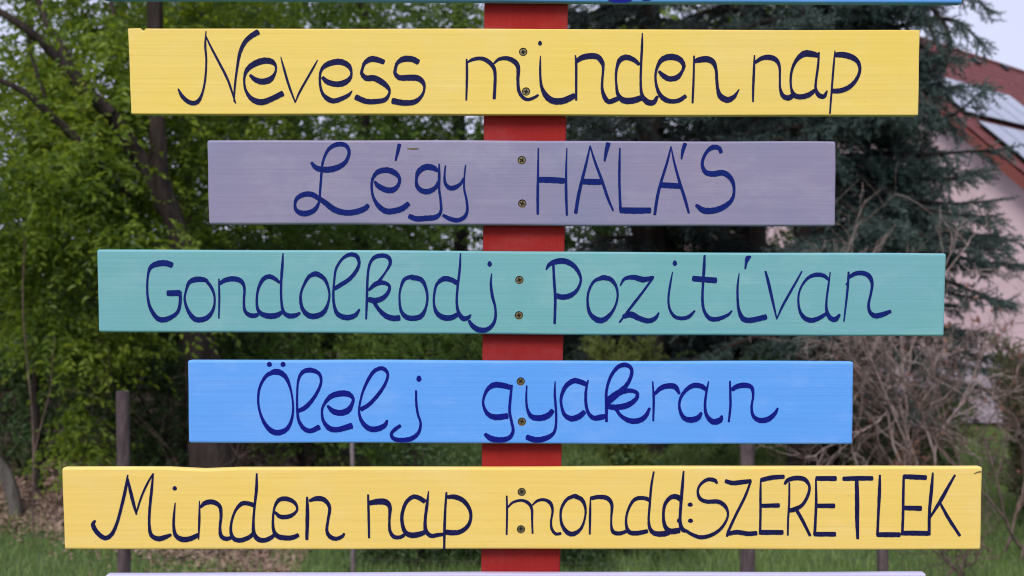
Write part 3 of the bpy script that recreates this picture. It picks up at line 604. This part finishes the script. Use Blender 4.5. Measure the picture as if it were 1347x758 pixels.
# second trunk right behind, wider and browner
def simple_tree(label, px, Y, wpx, lean, crown, leafm, seed, size=.06, bark='bark_dark', name='leafy_tree', cat='tree', top=-260, group='dark trees behind the left trees', **kw):
    b = P(px, 500, Y); b[2] = 0
    q = [(b[0], b[1], -.1, wpx * pm(Y) * .62), pp(px, 560, Y, wpx), pp(px + lean * .3, 350, Y, wpx * .85), pp(px + lean * .7, 120, Y, wpx * .7), pp(px + lean, top, Y, wpx * .35)]
    rng = np.random.default_rng(seed); lm = []
    for k in range(4):
        y0 = rng.uniform(0, 330); sx = rng.choice([-1, 1]); x0 = px + lean * (1 - y0 / 500)
        lm.append([pp(x0, y0, Y, wpx * .35), pp(x0 + sx * 40, y0 - 40, Y + rng.uniform(-.3, .3), wpx * .25), pp(x0 + sx * 110, y0 - 90, Y + rng.uniform(-.8, .8), wpx * .12)])
    return tree(name, label, cat, tuple(b), q, lm, crown, M[bark], leafm, seed, size, group=group, **kw)
simple_tree('brown trunked tree standing close behind the forked tree', 248, 7.2, 24, -6,
  [region(300, 60, 7.2, 130, 110, 1.0, 520), region(260, -60, 7.2, 150, 90, 1.0, 300), region(230, 300, 7.4, 150, 120, .7, 420), region(400, 200, 7.6, 120, 110, .8, 380), region(350, 330, 7.6, 130, 60, .7, 260)], M['leaf_b'], 21, bark='bark')
simple_tree('slim dark tree with dense green crown left of the signpost', 470, 9.0, 22, 12,
  [region(480, 40, 9, 150, 100, 1.0, 640), region(330, 20, 9, 120, 90, 1.0, 420), region(520, 240, 9, 140, 120, 1.0, 460), region(380, 330, 9.2, 150, 70, .9, 360), region(560, 350, 9, 120, 70, .8, 260)], M['leaf_b'], 22)
simple_tree('dark green tree behind the red post', 610, 10.5, 24, -10,
  [region(590, 50, 10.5, 130, 120, 1.2, 560), region(640, 280, 10.5, 150, 130, 1.2, 520), region(700, 40, 10.8, 90, 70, 1, 200)], M['leaf_dark'], 23, size=.065)
simple_tree('yellow green tree rising behind the spruce on the right', 950, 12.5, 22, 6,
  [region(830, 90, 12.5, 70, 80, 1, 220), region(930, 30, 12.5, 110, 80, 1.2, 380), region(1060, 30, 12.5, 70, 55, 1.0, 260), region(980, -90, 12.5, 160, 90, 1.2, 380)], M['leaf_a'], 24, size=.07, group=None)
simple_tree('dark tree at the left edge standing in deep shade', 50, 7.0, 16, -14,
  [region(30, 300, 7.4, 130, 110, .9, 460), region(90, 440, 7.2, 150, 80, .7, 380), region(10, 500, 7.4, 100, 90, .6, 220), region(190, 400, 7.4, 110, 110, .7, 360)], M['leaf_dark'], 25)
simple_tree('dark tree filling the gap behind the forked tree', 150, 9.0, 20, 10,
  [region(170, 200, 9.2, 150, 150, 1.1, 520), region(130, 380, 9.2, 170, 130, 1.1, 600), region(300, 450, 9.2, 170, 100, .9, 500), region(200, 40, 9.2, 100, 90, .9, 220)], M['leaf_dark'], 26, size=.065)

# low leafy shrubs in the shade
def shrub(label, px, Y, crown, leafm, seed, size=.05, name='leafy_shrub', group=None, stem='bark_dark', **kw):
    b = P(px, 600, Y); b[2] = 0; rng = np.random.default_rng(seed); t = empty(name, tuple(b), label, 'shrub', group)
    mb = MB()
    for c, r, n in crown:
        for k in range(3):
            e = c + rng.uniform(-.5, .5, 3) * r; mb.tube(smooth_path([b + rng.uniform(-.08, .08, 3) * (1, 1, 0), (b + e) / 2 + rng.uniform(-.1, .1, 3), e], 4), np.linspace(.016, .004, 9), 5)
    mb.build('stem', M[stem], t, True)
    mb = MB(); spray_cloud(mb, crown, size, rng, spray=.2, **kw); mb.build('foliage', leafm, t); return t
shrub('dark low shrub between the thin sapling and the fence', 40, 6.6, [region(20, 590, 6.6, 90, 90, .5, 260)], M['leaf_dark'], 31)
shrub('dark shrub with a few paler leaves left of the big trunk', 200, 6.4, [region(205, 560, 6.4, 70, 90, .4, 300), region(180, 480, 6.4, 90, 50, .4, 200)], M['leaf_dark'], 32)
shrub('shadowed shrub just left of the signpost foot', 560, 4.4, [region(550, 680, 4.4, 90, 90, .35, 420), region(620, 650, 4.5, 60, 80, .35, 300)], M['leaf_dark'], 33, size=.035)
shrub('shadowed shrub just right of the signpost foot', 820, 4.6, [region(790, 680, 4.6, 90, 95, .35, 460), region(880, 690, 4.7, 55, 85, .35, 260)], M['leaf_dark'], 34, size=.035)
shrub('olive shrub with spiky leaves behind the blue and teal boards', 540, 6.8, [region(520, 460, 6.8, 90, 60, .5, 420), region(600, 430, 6.8, 60, 50, .4, 220)], M['leaf_b'], 35, size=.045, wid=.2)
shrub('green shrub behind the left half of the teal board', 400, 6.9, [region(400, 460, 6.9, 100, 80, .5, 420), region(470, 540, 6.9, 100, 60, .5, 320)], M['leaf_b'], 36)
simple_tree('green tree standing just outside the left end of the sign', -330, 8.5, 26, -12,
  [region(-330, 60, 8.5, 200, 170, 1.4, 620), region(-300, 330, 8.5, 220, 150, 1.3, 620), region(-130, 200, 9, 120, 200, 1.2, 420)], M['leaf_b'], 29, group=None, size=.075, spray=.35)
simple_tree('dark tree farthest to the left of the sign', -760, 10, 26, 14,
  [region(-740, 60, 10, 230, 190, 1.6, 620), region(-720, 330, 10, 240, 170, 1.5, 620)], M['leaf_dark'], 30, group=None, size=.085, spray=.4)
simple_tree('broad tree with mid green crown closing the view behind the lavender board', 380, 12.5, 24, 8,
  [region(330, 110, 12.5, 150, 110, 1.3, 620), region(480, 130, 12.8, 150, 120, 1.3, 700), region(400, 290, 12.5, 180, 110, 1.2, 760), region(590, 250, 12.8, 120, 130, 1.2, 620), region(420, -40, 12.5, 260, 90, 1.3, 700)], M['leaf_b'], 28, size=.085, group=None, spray=.38)
simple_tree('tall dark tree closing the gap above the spruces', 790, 15, 26, 8,
  [region(800, 120, 15, 130, 130, 1.5, 620), region(760, 300, 15, 120, 130, 1.5, 700), region(750, 150, 14.5, 70, 90, 1.2, 420), region(745, 310, 14.0, 60, 60, 1.0, 320), region(1000, 160, 15.5, 130, 120, 1.4, 620), region(950, 330, 15, 160, 110, 1.4, 560)], M['leaf_dark'], 27, size=.09, group=None, spray=.4)
shrub('dark evergreen shrub behind the bare twigs', 1130, 6.6, [region(1110, 500, 6.7, 75, 90, .4, 420), region(1180, 560, 6.7, 70, 50, .4, 300), region(1000, 520, 6.9, 100, 80, .4, 460)], M['leaf_dark'], 37, size=.04)
shrub('low green bush under the house wall behind the bare shrub', 1250, 7.0, [region(1235, 520, 7.0, 60, 45, .35, 200), region(1180, 600, 6.6, 70, 40, .3, 220)], M['leaf_b'], 38, size=.04)
# dense hedge closing the view
rh = np.random.default_rng(41)
hd = empty('hedge', (0, 13.5, 0), 'long dark hedge closing the view behind the left trees', 'hedge')
mb = MB()
el = [((x, 13.5 + rh.uniform(-.3, .3), rh.uniform(.5, 1.5)), (1.0, .7, .8), 520) for x in np.arange(-17, 3.4, .9)]
spray_cloud(mb, el, .11, rh, spray=.35, wid=.6); mb.build('foliage', M['leaf_dark'], hd)
mb = MB()
for x in np.arange(-17, 3.4, .45): mb.tube([(x, 13.6, -.05), (x + rh.uniform(-.1, .1), 13.6, .8), (x + rh.uniform(-.3, .3), 13.5, 1.6)], [.05, .035, .02], 6)
mb.build('stem', M['bark_dark'], hd, True)

# ------------------------------------------------------------------ spruces on the right
def spruce(label, px, Y, R0, H, nb, seed, needle, special=(), zmin=.5, side=0, az=None, group='dark spruces on the right', twk=1.0):
    rng = np.random.default_rng(seed); b = P(px, 300, Y); b[2] = 0
    t = empty('spruce_tree', tuple(b), label, 'spruce', group)
    mb = MB(); mb.tube([(b[0], b[1], -.1), (b[0] + .03, b[1], H * .5), (b[0], b[1], H)], [.20, .12, .02], 12, .1, rng); mb.build('trunk', M['bark_dark'], t, True)
    mn, mw = MB(), MB()
    for i in range(nb):
        z = zmin + (H - zmin) * (i + rng.random()) / nb; a = rng.uniform(0, 2 * np.pi) if az is None else rng.uniform(*az)
        L = R0 * (1 - (z / H)) ** .75 * rng.uniform(.7, 1.1) + .15; d = np.array((math.cos(a), math.sin(a), 0)); o = np.array((b[0], b[1], z))
        bough(mn, mw, [o, o + d * L * .35 + (0, 0, -.02 * L), o + d * L * .7 + (0, 0, -.16 * L), o + d * L + (0, 0, -.20 * L)], rng, wid=.42 * min(1, L), dens=twk)
    for i in range(side):
        z = rng.uniform(1.35, 3.9); a = rng.uniform(-1.9, .5); L = rng.uniform(.55, .98); d = np.array((math.cos(a), math.sin(a), 0)); o = np.array((b[0], b[1], z))
        bough(mn, mw, [o, o + d * L * .35 + (0, 0, .02 * L), o + d * L * .7 + (0, 0, -.05 * L), o + d * L + (0, 0, -.12 * L)], rng, wid=.40, dens=1.1, hang=.9)
    for pts, w in special:
        bough(mn, mw, [P(*q) for q in pts], rng, wid=w, dens=1.25, hang=.7)
    mw.build('branches', M['bark_dark'], t, True); mn.build('needles', needle, t)
    return t
YS = 6.6
spruce('large blue green spruce whose bough tips reach across the house', 1070, YS, 1.75, 7.0, 130, 51, M['needle'], special=[
  ([(1130, 60, YS), (1200, 30, YS - .3), (1245, 25, YS - .5), (1275, 40, YS - .6), (1296, 68, YS - .6)], .20),
  ([(1150, -40, YS), (1220, -40, YS - .3), (1270, -10, YS - .5), (1300, 12, YS - .6)], .26),
  ([(1130, -60, YS), (1180, -20, YS - .3), (1215, 20, YS - .5), (1232, 60, YS - .6)], .24),
  ([(1140, 20, YS), (1190, 45, YS - .3), (1225, 70, YS - .5), (1262, 78, YS - .6)], .20),
  ([(1120, 60, YS), (1180, 80, YS - .3), (1220, 95, YS - .5), (1246, 118, YS - .6)], .24),
  ([(1140, 100, YS), (1190, 130, YS - .3), (1230, 150, YS - .5), (1262, 172, YS - .6)], .22),
  ([(1180, -20, YS), (1225, 10, YS - .4), (1250, 50, YS - .5), (1244, 90, YS - .6)], .16),
  ([(1150, 120, YS), (1200, 110, YS - .4), (1225, 125, YS - .6), (1232, 165, YS - .6)], .18),
  ([(1140, 150, YS), (1210, 160, YS - .4), (1255, 150, YS - .7), (1290, 122, YS - .8)], .14),
  ([(1140, 200, YS), (1210, 205, YS - .4), (1265, 200, YS - .7), (1325, 196, YS - .9)], .20),
  ([(1140, 230, YS), (1200, 235, YS - .4), (1250, 235, YS - .7), (1295, 225, YS - .8)], .20),
  ([(1140, 260, YS), (1200, 265, YS - .4), (1260, 268, YS - .7), (1318, 262, YS - .9)], .26),
  ([(1150, 300, YS), (1220, 300, YS - .4), (1270, 305, YS - .7), (1322, 318, YS - .9)], .24),
  ([(1140, 350, YS), (1210, 360, YS - .4), (1260, 375, YS - .7), (1310, 395, YS - .8)], .22),
  ([(1120, 400, YS), (1190, 415, YS - .4), (1240, 430, YS - .6), (1270, 455, YS - .7)], .22)], zmin=.9, side=46)
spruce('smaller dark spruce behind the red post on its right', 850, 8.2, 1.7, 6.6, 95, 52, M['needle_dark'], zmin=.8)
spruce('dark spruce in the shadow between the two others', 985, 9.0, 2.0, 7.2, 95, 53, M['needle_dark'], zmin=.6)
# lime juniper peeping under the teal board
def juniper(label, px, py, Y, w, h, needle, seed, n=26, name='juniper', cat='juniper'):
    rng = np.random.default_rng(seed); b = P(px, 400, Y); b[2] = 0; t = empty(name, tuple(b), label, cat)
    mn, mw = MB(), MB(); top = P(px, py - h, Y)[2]
    for i in range(n):
        a = rng.uniform(0, 6.283); e = np.array((b[0], b[1], 0)) + np.array((math.cos(a) * w * pm(Y) * rng.uniform(.3, 1), math.sin(a) * .3, top * rng.uniform(.6, 1.0)))
        bough(mn, mw, [b + (0, 0, .02), b + (e - b) * (.25, .25, .5), e], rng, wid=.16, dens=1.3, hang=-.5)
    mw.build('stem', M['twig_brown'], t, True); mn.build('needles', needle, t)
juniper('lime green juniper showing between the teal and bright blue boards', 822, 455, 6.6, 60, 20, M['needle_lime'], 61, 30)
juniper('olive juniper bush below the house at the right edge', 1372, 468, 5.2, 52, 22, M['needle_olive'], 62, 34)

# ------------------------------------------------------------------ bare twiggy shrubs
def twiggy(label, name, base, aim, seed, r0=.012, depth=5, L0=.55, spread=.55, material='twig_pale', cat='shrub', up=.12, group=None, kids=3, nstem=7, leaf=0, leafm=None):
    rng = np.random.default_rng(seed); t = empty(name, tuple(base), label, cat, group); mb = MB(); tips = []
    def grow(p, d, L, r, k):
        n = 4; pts = [p]
        for i in range(n):
            d = d + rng.normal(size=3) * .20 + np.array((0, 0, up * .3)); d /= np.linalg.norm(d); pts.append(pts[-1] + d * L / n)
        mb.tube(pts, np.linspace(r, r * .62, n + 1), 4 if k < 2 else 3, cap=False)
        if k >= depth: tips.append((pts[-1], d)); return
        for c in range(kids if k else kids + 1):
            q = pts[rng.integers(2, n + 1)]; dd = d + rng.normal(size=3) * spread; dd /= np.linalg.norm(dd)
            grow(q, dd, L * rng.uniform(.55, .85), r * .66, k + 1)
    for s in range(nstem):
        d = np.array(aim(rng), float); d /= np.linalg.norm(d); grow(np.array(base) + rng.uniform(-.12, .12, 3) * (1, 1, 0), d, L0 * rng.uniform(.8, 1.2), r0, 0)
    mb.build('twigs', M[material], t, True)
    if leaf:
        ix = rng.integers(0, len(tips), leaf); p = np.array([tips[i][0] for i in ix]); d = np.array([tips[i][1] for i in ix]) + rng.normal(size=(leaf, 3)) * .6
        V, F = leaves_at(p, d, .045, rng); m2 = MB(); m2.add(V, F); m2.build('dry_leaves', leafm, t)
    return t
def gb(px, Y): q = P(px, 500, Y); q[2] = 0; return q
twiggy('tangled bare pinkish brown shrub right of the teal board', 'bare_shrub', gb(1215, 5.2), lambda r: (r.normal() * .35, r.normal() * .25, 1), 71, nstem=4, L0=.80, group=None, r0=.013)
twiggy('lower bare shrub spreading behind the right end of the bright blue board', 'bare_shrub', gb(1165, 5.6), lambda r: (r.normal() * .45, r.normal() * .25, .8), 72, nstem=3, L0=.50, material='twig_brown', r0=.010)
twiggy('bare shrub with dry reddish leaves at the right edge', 'bare_shrub', gb(1330, 4.6), lambda r: (r.normal() * .45, r.normal() * .25, .9), 73, nstem=4, L0=.55, leaf=260, leafm=M['dry_leaf'], material='twig_brown', r0=.010)
twiggy('sparse thin twigs in front of the grass under the long yellow board', 'bare_shrub', gb(1250, 3.9), lambda r: (r.normal() * .8, r.normal() * .3, .5), 74, nstem=4, L0=.22, depth=4, material='twig_brown', r0=.006)
twiggy('dry twigs hanging in the leaves at the left end of the teal board', 'bare_shrub', gb(260, 5.0), lambda r: (r.normal() * .4 - .25, r.normal() * .15, 1.0), 75, nstem=3, L0=.70, depth=4, kids=2, spread=.5, r0=.002, material='twig_brown')
# saplings on the left
def sapling(label, path, w, Y, mt, group=None):
    q = [pp(x, y, Y, w * (1 - .85 * i / len(path))) for i, (x, y) in enumerate(path)]
    b = P(path[0][0], path[0][1], Y); b[2] = 0; t = empty('sapling', tuple(b), label, 'sapling', group); mb = MB()
    pts = smooth_path([(b[0], b[1], -.05)] + [a[:3] for a in q], 5); mb.tube(pts, np.linspace(q[0][3], q[-1][3], len(pts)), 6); mb.build('stem', M[mt], t, True); return t, Y
t, _ = sapling('thin forked sapling at the lower left', [(43, 660), (44, 600), (42, 540), (36, 480), (30, 400), (33, 300)], 3.5, 5.0, 'twig_brown')
mb = MB(); mb.tube([P(44, 600, 5.0), P(54, 560, 5.0), P(66, 515, 5.0), P(72, 440, 5.0)], [.006, .005, .003, .0015], 6); mb.build('branch', M['twig_brown'], t, True)
sapling('dark slender trunk beside the thin forked sapling', [(52, 680), (50, 600), (46, 500), (40, 400)], 15, 5.8, 'bark_dark')
q = [(-40, 560), (-15, 595), (8, 625), (20, 665), (22, 700)]
b = PG(22, 690); t = empty('bent_trunk', tuple(b), 'grey bark trunk curving down to the ground at the left edge', 'trunk')
mb = MB(); pts = smooth_path([P(x, y, b[1]) for x, y in q], 6); mb.tube(pts, np.linspace(.04, .045, len(pts)), 10, .1, np.random.default_rng(1)); mb.build('stem', M['bark_grey'], t, True)

# ------------------------------------------------------------------ wire fence
YF = 3.05
fn = empty('wire_fence', (0, YF, 0), 'low wire mesh fence on slim weathered posts behind the signpost', 'fence')
rf = np.random.default_rng(81)
for px, w, top, mt in ((161, 17, 515, 'wood_post'), (463, 6, 570, 'wood_post_pale'), (983, 20, 560, 'wood_post'), (1160, 15, 640, 'wood_post'), (-150, 17, 520, 'wood_post')):
    a = P(px, top, YF); h = w * pm(YF) / 2; mb = MB()
    mb.tube([(a[0], YF, -.2), (a[0] + .004, YF, a[2] * .5), (a[0], YF, a[2])], [h * 1.03, h, h * .95], 9, .10, rf); mb.build('fence_post', M[mt], fn, True)
mb = MB(); zt = .70
for z in np.linspace(.04, zt, 8): mb.tube([(x, YF - .03 + .004 * math.sin(x * 3), z + .012 * math.sin(x * 2.2 + z * 9)) for x in np.linspace(-3.4, 3.2, 40)], .0007, 3, cap=False)
for x in np.arange(-3.4, 3.2, .075): mb.tube([(x, YF - .032, .03), (x + .004, YF - .032, zt)], .0006, 3, cap=False)
mb.build('wire_mesh', M['wire'], fn, kind='stuff')

# ------------------------------------------------------------------ house
YH = 22.75
G0 = P(1091, 15, YH); rdir = np.array((math.sin(R(48)), math.cos(R(48)), 0)); vdir = np.array((math.cos(R(48)), -math.sin(R(48)), 0))
# where the verge line passes pixel (1347, 225)
dd = P(1347, 225, 10) - CAM; A_ = np.array([[vdir[0], -dd[0]], [vdir[1], -dd[1]]]); tt, kk = np.linalg.solve(A_, (CAM - G0)[:2]); hit = CAM + dd * kk
TP = (G0[2] - hit[2]) / tt
print('house: ridge z', G0[2], 'tan pitch', TP, 't at edge', tt, 'z', hit[2])
sdir = vdir + np.array((0, 0, -TP)); sl_ = np.linalg.norm(sdir); nrm = np.cross(sdir, rdir); nrm /= np.linalg.norm(nrm); nrm *= np.sign(nrm[2])
def roofst(px, py):
    d = P(px, py, 10) - CAM; k = np.dot(G0 - CAM, nrm) / np.dot(d, nrm); q = CAM + d * k - G0
    return np.dot(q, rdir), np.dot(q, vdir)
for q in ((1239, 104), (1331, 122), (1347, 150), (1290, 140), (1320, 190), (1258, 140), (1275, 78), (1313, 86), (1300, 160)): print(q, roofst(*q))
TE = tt + .9; LH = 11.0
M['tile'] = mat('red_roof_tiles', (.30, .06, .05), .75, .25, lambda t, bs: t.links.new(ramp(t, noise(t, 5, coords(t), 6, .7), [(.3, (.105, .034, .036)), (.7, (.17, .056, .055))]), bs.inputs['Base Color']))
M['render_wall'] = mat('pinkish_render', (.55, .42, .44), .9, .2, lambda t, bs: t.links.new(ramp(t, noise(t, 2, coords(t), 6, .6), [(.3, (.50, .38, .40)), (.7, (.58, .45, .47))]), bs.inputs['Base Color']))
M['fascia'] = mat('red_fascia', (.17, .048, .040), .6)
M['black'] = mat('black_frame', (.02, .02, .022), .4)
M['panel'] = mat('solar_glass', (.05, .06, .11), .04, .9)
M['panel'].node_tree.nodes['Principled BSDF'].inputs['Coat Weight'].default_value = 1
M['window_glass'] = mat('dark_window_glass', (.03, .035, .04), .05, .6)
M['white_frame'] = mat('white_window_frame', (.7, .7, .7), .5)
hb = G0 * (1, 1, 0)
hs = empty('house', tuple(hb), 'low house with red tiled roof, solar panels and pinkish walls behind the spruce', 'house')
def H(s, t, n=0.0, side=1): 
    q = G0 + rdir * s + np.array((vdir[0] * t * side, vdir[1] * t * side, -TP * t)); return q + (nrm if side == 1 else nrm * (1, 1, 1)) * n
mb = MB(); ss = np.arange(-.35, LH, .06); ts = []; 
for k in range(int(TE / .26)): ts += [k * .26, k * .26 + .255]
ts = np.array(ts)
Vv = np.array([[H(s, t, .035 * abs(math.sin(s * math.pi / .24)) + .012 * ((t % .26) / .26)) for s in ss] for t in ts]).reshape(-1, 3)
ns_ = len(ss); i = np.arange(len(ts) - 1)[:, None] * ns_; j = np.arange(ns_ - 1)[None]
mb.add(Vv, np.stack([i + j, i + j + 1, i + ns_ + j + 1, i + ns_ + j], -1).reshape(-1, 4))
bk = lambda s, t: G0 + rdir * s - vdir * t + np.array((0, 0, -TP * t))
mb.add([bk(-.35, 0), bk(LH, 0), bk(LH, TE), bk(-.35, TE)], [[0, 1, 2, 3]])
mb.build('roof', M['tile'], hs)
mb = MB(); mb.tube([H(-.36, 0, .02), H(LH, 0, .02)], .09, 8); mb.build('ridge_cap', M['tile'], hs, True)
mb = MB(); mb.obox(H(-.38, -.0, -.20), rdir * .05, sdir * TE, nrm * .20); mb.build('fascia_board', M['fascia'], hs)
mb = MB(); o0 = bk(-.38, 0); n2 = np.array((-nrm[0], -nrm[1], nrm[2])); 
mb.obox(o0 - np.array((0, 0, .2)), rdir * .05, bk(-.38, TE) - o0, np.array((0, 0, .2))); mb.build('fascia_board', M['fascia'], hs)
# walls: gable and the eaves wall, solid
wt = TE - .55; mb = MB()
def wp(s, t, z): q = G0 + rdir * s + vdir * t; return np.array((q[0], q[1], z))
ze = G0[2] - TP * wt - .22; zr = G0[2] - .24
a, b_w, c_, d_, e_ = wp(0, -wt, -.3), wp(0, wt, -.3), wp(0, wt, ze), wp(0, 0, zr), wp(0, -wt, ze)
a2, b2, c2, d2, e2 = [q + rdir * (LH - .6) for q in (a, b_w, c_, d_, e_)]
mb.add([a, b_w, c_, e_, d_], [[0, 1, 2], [0, 2, 3]]); mb.add([e_, c_, d_], [[0, 1, 2]])
mb.add([a2, b2, c2, e2], [[0, 1, 2, 3]]); mb.add([e2, c2, d2], [[0, 1, 2]])
mb.add([b_w, b2, c2, c_], [[0, 1, 2, 3]]); mb.add([a, a2, e2, e_], [[0, 1, 2, 3]])
mb.build('wall', M['render_wall'], hs)
mb = MB(); g0 = H(-.3, TE + .03, -.02); mb.tube([g0, g0 + rdir * (LH + .3)], .06, 8); mb.build('gutter', M['fascia'], hs, True)
def panel(s0, t0, ws, ht):
    k = ht / sl_
    mb = MB(); mb.obox(H(s0, t0, .10), rdir * ws, sdir * k, nrm * .035); f_ = mb.build('solar_panel', M['black'], hs)
    mb = MB(); mb.obox(H(s0 + .02, t0 + .02 / sl_, .1355), rdir * (ws - .04), sdir * (k - .04 / sl_), nrm * .004); mb.build('glass', M['panel'], f_)
for r_, (t0_, n_) in enumerate(((1.80, 5), (3.22, 7))):
    for k_ in range(n_): panel(.30 + k_ * 1.02, t0_, 1.0, 1.62)
for s_, t_ in (roofst(1275, 80), roofst(1313, 88)):
    mb = MB(); o = H(s_, t_, .03); mb.obox(o, rdir * .22, sdir * .18, nrm * .10); mb.build('roof_vent', M['black'], hs)

# ------------------------------------------------------------------ grass, litter
def blades(n, fx, rng, h=(.04, .10), w=.005):
    p = fx(n); n = len(p); hh = rng.uniform(*h, n)[:, None]; d = unit(rng.normal(size=(n, 3)) * (1, 1, 0)) ; lean = unit(rng.normal(size=(n, 3)) * (1, 1, 0)) * hh * rng.uniform(.1, .7, (n, 1))
    p1 = p + (0, 0, 1) * hh * .55 + lean * .35; p2 = p + (0, 0, 1) * hh + lean
    V = np.stack([p - d * w / 2, p + d * w / 2, p1 + d * w * .35, p1 - d * w * .35, p2], 1); b = np.arange(n)[:, None, None] * 5
    return V.reshape(-1, 3), (b + np.array([[0, 1, 2], [0, 2, 3], [3, 2, 4]])[None]).reshape(-1, 3)
def scatter(x0, x1, y0, y1, rng, keep=None):
    def f(n):
        x = rng.uniform(x0, x1, n); y = rng.uniform(y0, y1, n)
        if keep is not None: m = keep(x, y, rng); x, y = x[m], y[m]
        return np.stack([x, y, gz(x, y) - .004], 1)
    return f
rq = np.random.default_rng(91); mb = MB()
lawn = lambda x, y, r: ((x > -1.25 + .15 * np.sin(y * 5)) | (y < 4.30 + (-x - 1.4) * .55 + .10 * np.sin(x * 7) + .14 * r.normal(size=len(x)))) & ((x < 4.25) | (y < 9.5))
V, F = blades(90000, scatter(-4.6, 4.8, 2.8, 7.2, rq, lawn), rq); mb.add(V, F)
V, F = blades(50000, scatter(-3, 7, 7.2, 14, rq, lawn), rq, (.05, .12), .009); mb.add(V, F)
mb.build('grass', M['grass'], None, kind='stuff', label='short green lawn grass behind the fence', category='grass')
mb = MB(); p = scatter(-5.4, -1.2, 5.2, 7.8, rq)(9000); p[:, 2] += .012
V, F = leaves_at(p, rq.normal(size=(len(p), 3)) * (1, 1, .25), .045, rq, .6); mb.add(V, F)
p = scatter(-4.2, -1.2, 3.9, 6.2, rq, lambda x, y, r: r.random(len(x)) < np.exp(-((y - 4.62 - (-x - 1.4) * .55) / .36) ** 2))(30000); p[:, 2] += .02
V, F = leaves_at(p, rq.normal(size=(len(p), 3)) * (1, 1, .25), .04, rq, .6); mb.add(V, F)
mb.build('leaf_litter', M['litter'], None, kind='stuff', label='brown fallen leaf litter on the ground under the left trees', category='leaf litter')
